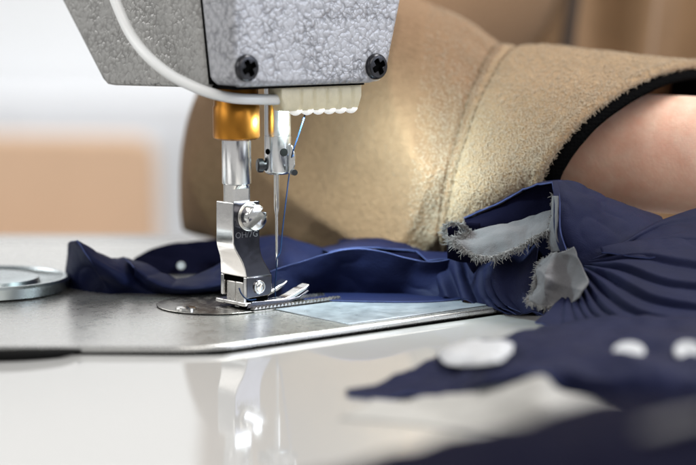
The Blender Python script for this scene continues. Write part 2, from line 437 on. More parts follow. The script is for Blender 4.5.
# dark gasket in the joint
g0, g1 = gapb(ZB), gapb(ZB) 
mb = MB()
zz = [ZB + .08, zt - 1]
prism(mb, [L(A0 + .1, gapb(zz[0]) - .02, zz[0]), L(A0 + .1, gapb(zz[0]) + .1, zz[0]), L(A0 + .1, gapb(zz[1]) + .1, zz[1]), L(A0 + .1, gapb(zz[1]) - .02, zz[1])],
      [L(A1 - .4, gapb(zz[0]) - .02, zz[0]), L(A1 - .4, gapb(zz[0]) + .1, zz[0]), L(A1 - .4, gapb(zz[1]) + .1, zz[1]), L(A1 - .4, gapb(zz[1]) - .02, zz[1])])
link('joint_gasket', mb, M_gap, mach, smooth=False)
mb = MB(); box(mb, (A0 + .25, gapb(ZB) - .9, ZB - .05), (A1 - 1.6, 3.2, ZB + .2), L); link('underside_cover', mb, M_gap, mach, smooth=False)
# face plate upper part above the frame
mb = MB()
tl = [(fpl[0][0], fpl[0][1] - .02), (fpl[-1][0], fpl[-1][1] - .02), (fpl[-1][0] + .3, zt - 1.5), (fpl[-1][0] - .6, zt - .3), (fpl[0][0] + .6, zt - .3), (fpl[0][0], zt - 1.5)]
prism(mb, [L(a, BF + .03, z) for a, z in tl], [L(a, gapb(z) - .03, z) for a, z in tl])
link('face_plate_top', mb, M_ham_face, mach, bevel=.1)

# ---- presser bar: brass bushing, bar, flat
pa, pb = -1.52, 0.0
ub, vb = 236.5, 160
pa = onB(ub, 160, 0)[0]
def zat(v, a=pa, b=0.0):           # height of image row v above the axis (a,b)
    p = L(a, b, 0); d = ray(348, v); return CAM[2] + d[2] / d[1] * (p[1] - CAM[1])
PB = L(pa, 0, 0)
z1 = zat(139.5)
mb = MB(); lathe(mb, [PB[0], PB[1], z1], (0, 0, 1), [(.56, 0), (.66, .05), (.68, .1), (.68, .95), (.645, 1.0), (.645, ZB + .3 - z1)], 56)
link('bushing', mb, M_brass, mach, angle=40)
z2 = zat(184); z3 = zat(202)
mb = MB(); lathe(mb, [PB[0], PB[1], z2], (0, 0, 1), [(.40, 0), (.425, .03), (.425, z1 + .1 - z2)], 48)
bar = link('presser_bar', mb, M_bar, mach, angle=40)
# lower end with a ground flat facing the operator's right
mb = MB()
def dring(z, flat):
    out = []
    for k in range(48):
        t = 2 * math.pi * k / 48; a = .385 * math.cos(t); b = .385 * math.sin(t)
        if flat: b = max(b, -.24)
        out.append(L(pa + a, b, z))
    return out
rings = [dring(z3 - .8, 1), dring(z2 - .12, 1), dring(z2 - .02, 0), dring(z2 + .02, 0)]
for A, B in zip(rings, rings[1:]):
    mb.add(A + B, [(i, (i + 1) % 48, 48 + (i + 1) % 48, 48 + i) for i in range(48)])
mb.add(rings[0], [tuple(range(48))]); mb.add(rings[-1], [tuple(range(48))])
link('presser_bar_end', mb, M_steel, bar, angle=30)

# ---- presser foot
BN = -.39
secs = [(203, 216, 233, 260), (225, 216, 233, 260), (244, 216, 233.4, 260), (249, 216.6, 235, 260.3), (254, 218, 237.7, 261), (259, 219.4, 240.7, 262.3), (264, 220, 243, 264.6),
        (270, 220.2, 245, 268), (275, 220.4, 246, 271), (278, 220.5, 246.4, 272.2)]
loops = []
for v, ul, uc, ur in secs:
    a_min, z = onB(uc, v, BN); a_max, _ = onB(ur, v, BN); b_max, _ = onA(ul, v, a_min)
    loops.append((a_min, a_max, b_max, z))
mb = MB(); vs = []
for a0_, a1_, bm_, z in loops: vs += [L(a0_, BN, z), L(a1_, BN, z), L(a1_, bm_, z), L(a0_, bm_, z)]
n = len(loops)
fs = [(0, 1, 2, 3), tuple((n - 1) * 4 + k for k in (3, 2, 1, 0))]
for i in range(n - 1):
    for k in range(4): fs.append((i*4+k, i*4+(k+1) % 4, (i+1)*4+(k+1) % 4, (i+1)*4+k))
mb.add(vs, fs)
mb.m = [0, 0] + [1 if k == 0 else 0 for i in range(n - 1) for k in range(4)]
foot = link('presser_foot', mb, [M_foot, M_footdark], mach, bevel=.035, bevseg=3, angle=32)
a_lo, a_hi, b_hi, z_lo = loops[-1]
z_base = onB(246, 303, BN)[1]
mb = MB()   # cheeks of the fork
for b0, b1 in ((BN, BN + .16), (b_hi - .14, b_hi)):
    mb = MB()
    pr = [(a_lo, z_lo - .002), (a_hi, z_lo - .002), (a_hi, z_base + .28), (a_hi - .12, z_base + .15), (a_lo, z_base + .12)]
    prism(mb, [L(a, b0 + .002, z) for a, z in pr], [L(a, b1 - .002, z) for a, z in pr])
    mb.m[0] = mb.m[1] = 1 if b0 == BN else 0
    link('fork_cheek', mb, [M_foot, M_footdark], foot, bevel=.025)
mb = MB()   # hinge lugs that stand in the fork
bm1, bm2 = BN + .2, b_hi - .18; bw = (bm2 - bm1)
for k, (f0, f1, dz) in enumerate(((0, .42, .0), (.52, 1, .02))):
    box(mb, (a_lo + .02 + .06 * k, bm1 + bw * f0, .1), (a_lo + .7, bm1 + bw * f1, z_lo - .16 - dz), L)
link('hinge_lug', mb, M_satin, foot, bevel=.035, bevseg=3)
mb = MB(); box(mb, (a_lo + .16, BN + .15, z_base), (a_hi - .05, b_hi - .13, z_lo - .01), L); link('fork_shade', mb, M_gap, foot, smooth=False)  # black block standing for the shade between the cheeks
# sole with two upturned toes
at, ztip = onB(309, 285, BN)
def sole_z(a):
    s = min(max((a - (at - .95)) / .95, 0), 1); return .15 + (ztip - .15 - .05) * s ** 1.35
def sole_strip(mb, b0, b1, aa, ab, thick=.11):
    n = 26; top = []; bot = []
    for i in range(n):
        a = aa + (ab - aa) * i / (n - 1); z = sole_z(a); sl = (sole_z(a + .01) - z) / .01
        w = 1.0
        if i == n - 1: w = .82
        c = (b0 + b1) / 2; h = (b1 - b0) / 2 * w
        for lst, o in ((bot, 0), (top, thick * (1 if i < n - 3 else .75))):
            lst += [L(a - sl * o * .6, c - h, z + o), L(a - sl * o * .6, c + h, z + o)]
    vs = bot + top; N = len(bot); fs = []
    for i in range(n - 1):
        p = 2 * i
        fs += [(p, p + 1, p + 3, p + 2), (N + p, N + p + 2, N + p + 3, N + p + 1), (p, p + 2, N + p + 2, N + p), (p + 1, N + p + 1, N + p + 3, p + 3)]
    fs += [(0, N, N + 1, 1), (N - 2, N - 1, 2 * N - 1, 2 * N - 2)]
    mb.add(vs, fs)
mb = MB(); bw_ = b_hi + .12 - (BN - .06)
sole_strip(mb, BN - .06, BN + .34, a_lo - .1, at); sole_strip(mb, b_hi - .28, b_hi + .12, a_lo - .1, at)
box(mb, (a_lo - .1, BN + .33, .165), (a_hi + .1, b_hi - .27, .262), L)
link('sole', mb, M_steel, foot, bevel=.02, angle=40)
# side guard blade on the near side of the sole
mb = MB(); pr = [(a_lo - .06, .10), (at - .95, .10), (at - .5, .2), (at - .1, .40), (at - .12, .44), (at - .5, .27), (at - .9, .22), (a_lo + .1, .29)]
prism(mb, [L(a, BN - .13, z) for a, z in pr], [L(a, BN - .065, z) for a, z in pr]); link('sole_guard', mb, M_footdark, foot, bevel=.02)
# hinge screw low on the shank
ha, hz_ = onB(259, 287, BN)
mb = MB(); lathe(mb, L(ha, BN + .005, hz_), -E2, [(.20, 0), (.20, .05), (.185, .065), (.16, .065), (.145, .03), (.1, .02)], 36); hs_ = link('hinge_screw', mb, M_steel, foot)
slot_screw('screw_head', L(ha, BN, hz_), -E2, .12, .06, M_steel, hs_, E1 * .5 + np.array([0, 0, 1]), sw=.24)
# big clamp screw, upper
ca, cz = onB(249, 216.5, BN)
slot_screw('clamp_screw', L(ca, BN + .01, cz), -E2, .37, .42, M_steel, foot, E1 * .86 + np.array([0, 0, .62]), sw=.27, depth=.62)
mb = MB(); lathe(mb, L(ca, BN + .02, cz), -E2, [(.42, 0), (.42, .05), (.40, .065)], 40); link('washer', mb, M_satin, foot)
# engraved marking
fc = bpy.data.curves.new('marking', 'FONT'); fc.body = 'OH/7G'; fc.size = 1; fc.resolution_u = 3
fo = bpy.data.objects.new('marking', fc); COL.objects.link(fo)
tm = fo.to_mesh(); xs = [v.co.x for v in tm.vertices]; wtxt = max(xs) - min(xs)
ta, tz = onB(235.5, 238.5, BN); tb, _ = onB(257.5, 238.5, BN); k = (tb - ta) / wtxt
mb = MB(); mb.add([L(ta + (v.co.x - min(xs)) * k, BN - .004, tz + v.co.y * k * .92) for v in tm.vertices], [tuple(p.vertices) for p in tm.polygons])
fo.to_mesh_clear(); bpy.data.objects.remove(fo)
link('marking', mb, M_text, foot, smooth=False)

# ---- needle bar, clamp, needle
na = onB(277.7, 150, 0)[0]; NB = L(na, 0, 0)
zn = lambda v: CAM[2] + ray(277, v)[2] / ray(277, v)[1] * (NB[1] - CAM[1])
zb = zn(174)
mb = MB(); lathe(mb, [NB[0], NB[1], zb], (0, 0, 1), [(.30, 0), (.375, .05), (.395, .09), (.395, zn(136) - zb), (.375, zn(136) - zb + .015), (.39, zn(136) - zb + .03), (.39, ZB + .5 - zb)], 56)
nbar = link('needle_bar', mb, M_bar, mach, angle=40)
for u, v, r in ((268, 151, .085), (284.3, 151.5, .12)):
    d = -(ray(u, v)); d = d * np.array([1, 1, 0]); hx = (u - 277.7) / 34.2
    th = math.asin(max(-1, min(1, hx / .395))); nrm = np.array([math.sin(th), -math.cos(th), 0])
    mb = MB(); lathe(mb, np.array([NB[0], NB[1], zn(v)]) + nrm * .32, nrm, [(r, 0), (r, .085)], 24); link('hole', mb, M_gap, nbar)
zs = zn(165)
mb = MB(); lathe(mb, np.array([NB[0] - .34, NB[1] - .1, zs]), (-1, -.25, 0), [(.15, 0), (.15, .08), (.21, .1), (.21, .24), (.16, .28)], 14)
link('needle_screw', mb, M_blackscrew, nbar, angle=30)
mb = MB()   # thread guide clip on the right of the clamp
pts = [W(288.5, 174, -.15), W(292.5, 173, -.2), W(295, 166, -.2), W(295, 155, -.2), W(292.5, 146, -.2), W(289.5, 143, -.15)]
back_ = [p + np.array([.02, .35, 0]) for p in pts]
prism(mb, pts, back_); link('thread_guide', mb, M_steel, nbar, bevel=.03)
mb = MB(); lathe(mb, W(293, 172, -.35), (.3, -1, 0), [(.09, 0), (.09, .2)], 16); link('guide_screw', mb, M_blackscrew, nbar)
zt_ = zn(267.5)
NX = W(276.7, 220, 0)[0]
mb = MB(); lathe(mb, [NX, NB[1], zt_], (0, 0, 1), [(.004, 0), (.022, .10), (.036, .22), (.034, .3), (.042, .5), (.045, 1.55), (.075, 1.75), (.082, 1.85), (.082, zb - zt_ + .05)], 24)
ndl = link('needle', mb, M_steel, mach, angle=60)
mb = MB(); box(mb, (NX - .008, NB[1] - .047, zt_ + .22), (NX + .008, NB[1] + .0, zt_ + .36)); link('eye', mb, M_gap, ndl, smooth=False)

# ---- LED strip under the face plate with its white cable
SBb = -1.25
sA = onB(275, 100, SBb)[0]; sB = onB(355, 100, SBb)[0]
zt1, zl, zr = onB(276, 91, SBb)[1], onB(281, 111, SBb)[1], onB(352, 108, SBb)[1]
zt1 = max(zt1, ZB - .04)
topz = ZB - .02
led = thing('tmp2', 'x', 'x'); bpy.data.objects.remove(led)
mb = MB(); n = 60; bodyv = []
ribs = 6
prof_t = []; 
for i in range(n + 1):
    f = i / n; a = sA + (sB - sA) * f
    zlow = zl + (zr - zl) * f
    ph = (f * 6.2) % 1.0
    groove = .07 * math.exp(-((ph - .5) / .10) ** 2) if f > .22 else 0
    ends = 1 - max(0, (.06 - f) / .06) ** 2 * .5 - max(0, (f - .965) / .035) ** 2 * .35
    mid = (topz + zlow) / 2; h = (topz - zlow) / 2
    sec = [(-.30, 1), (.30, 1), (.30, -.6), (.2, -1), (-.22, -1), (-.30 + groove, -.45), (-.30 + groove, .35)]
    bodyv.append([L(a, SBb + b, (topz - (1 - zz_) * h * ends)) for b, zz_ in sec])
m_ = len(bodyv[0]); vs = [p for r_ in bodyv for p in r_]
fs = [(i*m_+k, i*m_+(k+1) % m_, (i+1)*m_+(k+1) % m_, (i+1)*m_+k) for i in range(n) for k in range(m_)] + [tuple(range(m_)), tuple(range(n*m_, n*m_+m_))[::-1]]
mb.add(vs, fs)
strip = link('led_strip', mb, M_cream, mach, bevel=.02, angle=50)
for i in range(6):
    f = .24 + i * .139
    a = sA + (sB - sA) * f; zc = zl + (zr - zl) * f
    mb = MB(); nl, nn = 10, 20; vs = []; fs = []
    for j in range(nl + 1):
        th = math.pi / 2 * j / nl
        for k_ in range(nn):
            q = 2 * math.pi * k_ / nn
            vs.append(L(a + .195 * math.cos(th) * math.cos(q), SBb - .04 + .22 * math.cos(th) * math.sin(q), zc + .03 - .17 * math.sin(th) + .01 * math.sin(5 * q + i)))
    for j in range(nl):
        for k_ in range(nn): fs.append((j*nn+k_, j*nn+(k_+1) % nn, (j+1)*nn+(k_+1) % nn, (j+1)*nn+k_))
    mb.add(vs, fs); link('led_bulb', mb, M_led, strip, angle=180)
yE = L(sA, SBb, 0)[1]
cab = [(280, 99.5, yE), (262, 99.5, yE - .1), (235, 98.3, yE - .6), (212, 93.5, yE - .9), (192, 86, yE - 1.0), (170, 74.5, yE - .9), (148, 56.5, yE - .6), (131, 35, yE - .1), (119, 10, yE + .2), (111, -14, yE + .4), (104, -60, yE + .8), (100, -130, yE + 1.4)]
mb = MB(); tube(mb, [W(*p) for p in cab], .155, 16, steps=90); link('led_cable', mb, M_cable, strip)

# ------------------------------------------------------------------ THREAD
mb = MB()
th = [W(307, 108, -.9), W(299.5, 132, -.6), W(292.8, 152, -.4), W(290, 168, .3), W(286, 200, .3), W(282.5, 230, .25), (NX + .10, NB[1] + .1, zn(252)), (NX + .05, NB[1] + .05, zt_ + .36), (NX, NB[1] - .05, zt_ + .30), (NX - .02, NB[1] - .02, zt_ - .1), (NX - .06, NB[1], zt_ - .6), (NX - .05, NB[1], .2)]
tube(mb, th, .02, 8, steps=80)
tag(link('sewing_thread', mb, M_thread, angle=180), 'thin blue thread running slantwise down past the needle to the cloth', 'thread')
# thread tail at the fork of the foot
mb = MB(); tube(mb, [W(239, 288, -1.9), W(241, 293, -1.95), W(244, 297, -2.0), W(249, 300, -2.0), W(256, 299.5, -1.8)], .02, 8, steps=24)
tag(link('thread_end', mb, M_thread, angle=180), 'short loose blue thread end caught at the heel of the presser foot', 'thread')

# ------------------------------------------------------------------ CLOTH UNDER THE FOOT
strip_t = thing('fabric_strip', 'long wavy navy fabric strip lying along the bed behind the presser foot', 'fabric', tuple(W(270, 300, 2)))
mb = MB()
# left loop
sheet(mb, [[(68, 246, 4.2), (70, 241.5, 3.0), (76, 241, 1.9)], [(66, 268, 4.0), (76, 262, 2.6), (92, 262, 1.6)], [(66, 293, 3.6), (85, 294, 2.8), (112, 295, 2.2)]], nu=40, nv=40, wob=.04, seed=1)
sheet(mb, [[(76, 241, 1.9), (97, 252, 2.6), (112, 258, 3.0), (124, 257, 3.6)], [(92, 262, 1.6), (112, 271, 1.6), (128, 268, 2.6), (140, 272, 2.6)], [(112, 295, 2.2), (130, 295, 2.3), (150, 295.5, 2.2), (168, 296, 2.2)]], nu=60, nv=40, wob=.06, seed=3)
sheet(mb, [[(124, 257, 3.6), (146, 264, 3.0), (165, 274, 2.5), (182, 278.5, 2.4), (205, 271, 2.6), (236, 254, 3.0)],
           [(134, 267, 2.0), (150, 280, 1.6), (166, 287, 1.4), (190, 289, 1.4), (212, 286, 1.6), (240, 280, 1.9)],
           [(134, 284, 2.6), (150, 291, 2.3), (166, 294, 2.2), (190, 295, 2.2), (212, 295, 2.3), (240, 295, 2.4)]], nu=80, nv=34, wob=.05, seed=5)
# triangle behind the needle
sheet(mb, [[(222, 241, 5.5), (262, 236.5, 5.2), (281, 235, 4.8), (300, 241, 4.2), (330, 251, 3.6), (350, 254, 3.2)], [(222, 268, 5), (262, 266, 4.0), (285, 264, 3.2), (305, 270, 2.9), (330, 275, 2.7), (350, 277, 2.6)], [(222, 294, 4.6), (262, 294, 3.6), (285, 296, 2.8), (305, 298, 2.4), (330, 299, 2.2), (350, 300, 2)]], wob=.06, seed=7)
# large front fold, nearly upright
sheet(mb, [[(262, 275, 1.2), (280, 268, 1.3), (300, 262, 1.35), (322, 255, 1.4), (343, 250, 1.4), (362, 249, 1.4), (385, 252, 1.4), (405, 257.5, 1.4), (425, 262, 1.4), (450, 259, 1.7), (480, 248, 2.3)],
           [(262, 286, 1.2), (280, 283, 1.3), (300, 279, 1.45), (322, 274, 1.55), (343, 271, 1.6), (362, 270, 1.6), (385, 272, 1.6), (405, 274, 1.6), (425, 276, 1.5), (450, 272, 1.7), (480, 262, 2.0)],
           [(262, 298.5, 1.2), (280, 298.5, 1.3), (300, 298, 1.6), (322, 297, 1.9), (343, 296.5, 2.0), (362, 296.5, 2.0), (385, 297, 1.9), (405, 298, 1.7), (425, 299, 1.3), (452, 296, 1.2), (480, 285, 1.6)]], nu=120, nv=40, wob=.04, wscale=.6, seed=9, ripple=lambda s_, t_: .10 * math.sin(15 * s_ + 2.5 * t_ + 1) * (.2 + .8 * t_) * (1 - .6 * s_))
# turned-out lower edge lying on the plate
sheet(mb, [[(300, 297.5, 1.6), (330, 296.5, 1.9), (360, 296, 2.0), (400, 297, 1.8), (430, 298, 1.3), (460, 294, 1.1)], [(304, 301, .63), (330, 302, .45), (360, 303, .27), (400, 303.6, .18), (430, 303, .27), (462, 299, .7)]], nu=80, nv=12, wob=.02, seed=10, zmin=.055)
# upper layers behind the front fold, lying back
sheet(mb, [[(338, 241, 5.8), (365, 234.5, 6.1), (382, 232, 6.3), (410, 237, 6.0), (438, 243, 5.4), (470, 249, 5)], [(343, 243, 5.2), (365, 236.5, 5.5), (384, 234.3, 5.7), (410, 239.5, 5.4), (438, 245.3, 4.9), (470, 251, 4.5)]], wob=.02, seed=12, nu=70, nv=12)
sheet(mb, [[(320, 248, 4.2), (350, 240.5, 4.4), (372, 237.5, 4.5), (392, 240.5, 4.2), (410, 246.5, 3.6), (421, 251, 3.0)], [(328, 252, 2.2), (352, 247.8, 2.2), (378, 247.3, 2.4), (394, 248.5, 2.6), (408, 250.3, 2.7), (421, 252.5, 2.7)]], wob=.03, seed=15, nu=70, nv=18)
sheet(mb, [[(416, 250.5, 2.5), (432, 251.5, 2.6), (450, 253, 2.4), (470, 252, 2.4)], [(428, 260.5, 1.7), (438, 259.5, 1.7), (452, 257, 1.9), (472, 252.5, 2.3)]], wob=.02, seed=16, nu=40, nv=12)
link('cloth', mb, M_navy, strip_t, solid=.05, angle=180, rim=M_edge)
mb = MB()
sheet(mb, [[(132, 262, 5), (143, 254, 6), (155, 247.5, 6.5), (175, 243, 6.8), (200, 241, 7), (245, 237, 7)], [(132, 276, 5), (143, 272, 5.8), (155, 270, 6.2), (175, 268, 6.4), (200, 266, 6.5), (245, 264, 6.5)], [(132, 291, 5), (143, 290, 5.4), (155, 289, 5.7), (175, 288, 6), (200, 288, 6), (245, 288, 6)]], wob=.08, seed=20)
link('fold_shade_sheet', mb, M_inner, strip_t, solid=.04, angle=180)  # near-black sheet: shade inside the left loop
mb = MB()
sheet(mb, [[(335, 244, 5.0), (365, 237, 5.3), (384, 234.8, 5.6), (410, 240, 5.3), (438, 245.8, 4.8), (470, 251.5, 4.4)], [(335, 258, 4.6), (365, 256, 4.7), (384, 254, 4.8), (410, 256, 4.4), (438, 258, 3.8), (470, 260, 3.4)]], nu=60, nv=14, wob=.02, seed=22)
link('fold_shade_sheet', mb, M_inner, strip_t, solid=.04, angle=180)  # near-black sheet standing for the dark slit under the top layer
mb = MB()
sheet(mb, [[(376, 248, 2.75), (396, 249.3, 2.8), (420, 253, 2.75), (446, 256.5, 2.6)], [(376, 264, 2.2), (396, 266, 2.2), (420, 270, 2.1), (446, 270, 2.1)]], nu=40, nv=12, wob=.01, seed=24)
link('fold_shade_sheet', mb, M_inner, strip_t, solid=.04, angle=180)  # near-black sheet standing for the shade behind the front fold
def button(u, v, y, rx, rz, parent, tilt=(0, -1, .35), z=None):
    p = PX((u, v, y), z) if y is not None else on_cloth(SK, u, v, .05); mb = MB()
    lathe(mb, p, tilt, [(rx, 0), (rx, .05), (rx * .85, .075), (rx * .6, .06), (rx * .25, .055), (.001, .055)], 28)
    return link('button', mb, M_white, parent)
button(181, 266, 6.0, .13, .1, strip_t)

# ------------------------------------------------------------------ GARMENT BUNDLE ON THE RIGHT
gar = thing('navy_garment', 'bundled navy garment on the right with grey frayed lining showing in its fold', 'garment', tuple(W(580, 310, -1)))
mb = MB()
def petals(k, amp, ph=0):
    return lambda s, t: amp * math.sin(k * (s - .25 * t) * 2 * math.pi + ph) * (.3 + .7 * t)
# left drape with nested folds
sheet(mb, [[(432, 262, 2.4), (455, 254, 2.2), (480, 246, 2.2), (510, 244, 1.8), (560, 250, 1.2)], [(436, 284, 1.6), (452, 270, 1.3), (470, 276, .9), (500, 284, .6), (545, 290, .2)], [(428, 302.5, .9), (450, 299, .8), (470, 303, .2), (500, 309, -.3), (548, 314, -.8)]], nu=100, nv=40, wob=.05, ripple=petals(4.5, .17), seed=30)
for q, (sx, yy) in enumerate(((0, 0), (11, -.45), (21, -.85))):
    sheet(mb, [[(478 + sx, 252, 1.6 + yy), (496 + sx, 248, 1.3 + yy), (520 + sx, 246, .9 + yy)],
               [(468 + sx, 268, 1.1 + yy), (484 + sx, 272, .6 + yy), (515 + sx, 276, .2 + yy)],
               [(472 + sx, 286, .7 + yy), (486 + sx, 296, .0 + yy), (515 + sx, 300, -.4 + yy)],
               [(482 + sx, 303, .1 + yy), (500 + sx, 310.5 + q, -.5 + yy), (522 + sx, 313 + q, -.8 + yy)]], nu=60, nv=40, wob=.04, seed=33 + q, ripple=lambda s_, t_: .16 * math.sin(9 * s_ + 1.5 * t_ + q) * (.4 + .6 * s_))
# hood: right-hand outside panel
sheet(mb, [[(556, 181.5, -.6), (566, 181.5, -.5), (585, 187, -.2), (615, 200, .4), (660, 216, 1.2)],
           [(557, 200, -1.6), (570, 201, -1.6), (590, 204, -1.2), (618, 211, -.4), (662, 219, .8)],
           [(558, 232, -2.1), (572, 233, -2.2), (594, 230, -1.9), (624, 226, -1.0), (664, 222, .4)],
           [(574, 268, -2.2), (584, 266, -2.4), (604, 255, -2.2), (632, 240, -1.4), (666, 226, .1)]], nu=60, nv=44, wob=.06, seed=41)
# hood: top flap turning back over the arm
sheet(mb, [[(464, 219, 1.6), (500, 203, .8), (532, 187, 0), (556, 181.5, -.6), (566, 181.5, -.5)], [(476, 216, 3.0), (505, 201, 2.6), (535, 187, 2.2), (558, 182, 1.8), (572, 184, 1.6)], [(480, 226, 4.2), (508, 212, 4.0), (538, 200, 3.4), (562, 196, 3.0), (585, 200, 2.6)]], nu=60, nv=24, wob=.04, seed=43)
# turned front edge of the hood
sheet(mb, [[(552, 181.5, -.9), (554, 200, -1.6), (555, 232, -2.0), (566, 262, -2.2), (574, 270, -2.2)], [(558, 181, -.8), (560, 200, -1.7), (561, 232, -2.2), (571, 260, -2.35), (578, 268, -2.35)]], nu=50, nv=8, wob=.02, seed=44)
# pleated mass fanning out from the gathering point
P0 = W(574, 266, -2.1)
rays_ = [[(618, 246, -1.9), (660, 222, -.6), (730, 199, 1.4)], [(620, 256, -2.6), (665, 244, -2.2), (730, 232, -1.2)], [(618, 266, -3.1), (662, 268, -3.4), (730, 262, -3.2)],
         [(612, 276, -3.5), (655, 290, -4.4), (730, 290, -4.6)], [(604, 286, -3.7), (640, 308, -5.0), (715, 318, -5.8)], [(596, 294, -3.8), (620, 318, -5.3), (670, 340, -6.8)],
         [(588, 296, -3.7), (602, 320, -5.2), (628, 346, -6.6)], [(580, 296, -3.4), (586, 318, -4.9), (594, 342, -6.2)], [(573, 294, -3.0), (570, 312, -4.2), (562, 332, -5.4)], [(568, 290, -2.6), (556, 304, -3.3), (535, 322, -4.4)]]
fan = [[P0] + [W(*p) for p in r_] for r_ in rays_]
nth, nr = 190, 60
rr = [catmull(r_, nr) for r_ in fan]
gcols = [catmull([r_[i] for r_ in rr], nth) for i in range(nr)]
g = np.array(gcols)                                        # nr, nth
for i in range(nr):
    for j in range(nth):
        t = i / (nr - 1); s = j / (nth - 1)
        env = min(1, t * 3.2) * (.35 + .65 * math.exp(-((s - .45) / .30) ** 2)) * (1 - .5 * t)
        ph = 11.5 * s + .6 * math.sin(3 * t + 5 * s)
        saw = (ph % 1.0); w_ = (saw ** .55) if saw < .82 else ((1 - saw) / .18) * (.82 ** .55)
        d = .40 * env * (w_ - .4) + .07 * noise.fractal(Vector(g[i, j] * .6), 1, 2, 3)
        g[i, j] = g[i, j] + np.array([.1, -.62, .75]) * d
mb.add(g.reshape(-1, 3), grid_faces(nr, nth))
# seam line of the right panel: a shallow overlapping tuck
sheet(mb, [[(600, 248, -2.4), (640, 240, -2.0), (690, 232, -1.4), (730, 230, -1.2)], [(601, 250, -2.5), (640, 247, -2.5), (690, 241, -2.0), (730, 240, -1.8)], [(602, 252, -2.6), (645, 258, -3.0), (690, 252, -2.6), (730, 250, -2.4)]], nu=50, nv=16, wob=.05, seed=51)
# flat skirt spreading over the table to a point on the left
SK = sheet(mb, [[(346, 395, -11.9), (398, 377, -10.9), (450, 354, -9.6), (500, 338, -8.4), (540, 324, -6.4), (590, 318, -5.8), (650, 318, -6), (730, 318, -6.4)],
           [(346, 397, -12.1), (410, 382, -12), (462, 365, -12), (510, 352, -12), (552, 345, -11.4), (600, 342, -11.6), (660, 342, -12), (730, 342, -12)],
           [(347, 399, -12.4), (430, 390, -13), (490, 380, -14.5), (530, 370, -14.5), (556, 366, -14.5), (600, 372, -15), (665, 374, -15), (730, 376, -15)],
           [(348, 400.5, -12.6), (440, 393, -13.6), (505, 385, -15), (543, 372, -15.4), (562, 388, -15), (600, 398, -15.2), (660, 410, -15.4), (730, 420, -15.6)]],
      nu=120, nv=50, wob=.26, wscale=.55, ripple=lambda s, t: .10 * math.sin(9 * s + 4 * t) * max(0, s - .3), seed=55, zmin=TZ + .05)
link('outer_cloth', mb, M_navy2, gar, solid=.05, angle=180, rim=M_edge)
mb = MB()
sheet(mb, [[(464, 219.6, 1.7), (500, 203.8, .95), (532, 187.8, .2), (558, 182.5, -.35)], [(466, 230, .8), (502, 222, .6), (537, 212, .4), (566, 205, .1)], [(466, 262, .8), (505, 262, .6), (540, 262, .3), (575, 262, 0)], [(500, 306, .8), (520, 308, .6), (550, 310, 0), (580, 310, -1)]], nu=50, nv=30, wob=.1, seed=60)
sheet(mb, [[(447, 228, .5), (460, 223, .6), (480, 223, .7)], [(447, 258, .6), (462, 262, .7), (482, 262, .7)]], nu=20, nv=12, seed=66)
sheet(mb, [[(440, 256, 2.6), (470, 250, 2.6), (500, 246, 2.4)], [(444, 280, 2.2), (470, 280, 2), (500, 282, 1.8)]], nu=20, nv=12, seed=61)
link('hood_shade_sheet', mb, M_inner, gar, solid=.04, angle=180)  # shade inside the hood, drawn as near-black sheets
# grey lining, two tongues with frayed edges
def fringe(mb, edge, out, n, ln, w=.0075, jit=.75, seed=0, curl=1.7):
    """loose threads standing out of a torn edge"""
    e = catmull(edge, 400)
    r = random.Random(seed)
    for k in range(int(n * 1.5)):
        i = r.randrange(0, 399); p = e[i]; o = np.array(out(i / 399.0)); o = o / np.linalg.norm(o)
        tg = e[min(i + 1, 399)] - e[max(i - 1, 0)]; tg /= np.linalg.norm(tg) + 1e-9
        l = .5 * ln * (.25 + .95 * r.random() ** 1.6) * (.75 + .35 * math.sin(i * .11 + seed * 2) + .2 * math.sin(i * .37))
        d = o + tg * (r.gauss(0, jit) + .8 * math.sin(i * .19 + seed)) + np.array([r.gauss(0, .4), r.gauss(0, .4), r.gauss(0, .4)]); d /= np.linalg.norm(d)
        q = np.cross(d, np.array([r.gauss(0, 1), r.gauss(0, 1), r.gauss(0, 1)])); q /= np.linalg.norm(q)
        c = curl * r.uniform(-.7, .7)
        base = p - o * .06
        pts = [base, base + d * l * .4, base + d * l * .75 + q * l * .22 * c, base + d * l * .92 + q * l * .55 * c]
        tube(mb, pts, [w, w, w * .6], 4, caps=False)
mb = MB()
g1 = sheet(mb, [[(470, 232, .2), (500, 225, .0), (530, 216, -.2), (558, 209, -.4)], [(462, 239, -.2), (492, 239, -.5), (525, 231, -.8), (556, 220, -1.1)], [(452, 244, -.4), (482, 254, -.9), (522, 247, -1.2), (554, 230, -1.6)]], nu=70, nv=30, wob=.13, wscale=.8, ripple=lambda s_, t_: .07 * math.sin(7 * s_ + 5 * t_) * t_, seed=70)
g2 = sheet(mb, [[(553, 196, -1.3), (552, 215, -1.5), (549, 236, -1.5), (552, 252, -1.6)], [(558, 196, -1.9), (558, 215, -2.1), (558, 238, -2.15), (566, 250, -2.2)]], nu=40, nv=10, wob=.04, seed=72)
g3 = sheet(mb, ripple=lambda s_, t_: .16 * abs(math.sin(4.2 * s_ + 1.6 * t_ * t_ + .6)) ** .7 * (.4 + .6 * math.sin(3.1 * t_)) + .10 * abs(math.sin(3 * s_ - 4.6 * t_ + 1)) ** .8, rows=[[(538, 258, -1.7), (549, 250, -2.3), (559, 252, -2.6), (568, 247, -2.9)], [(531, 274, -2.2), (544, 270, -3.0), (558, 266, -2.8), (578, 265, -3.3)], [(527, 288, -2.5), (543, 290, -3.3), (561, 285, -3.1), (584, 281, -3.9)], [(526, 299, -2.7), (546, 309, -3.2), (561, 304, -3.4), (578, 297, -4.0)]], nu=50, nv=44, wob=.09, wscale=.8, seed=74)
lin = link('lining', mb, M_lining, gar, solid=.03, angle=180)
mb = MB()
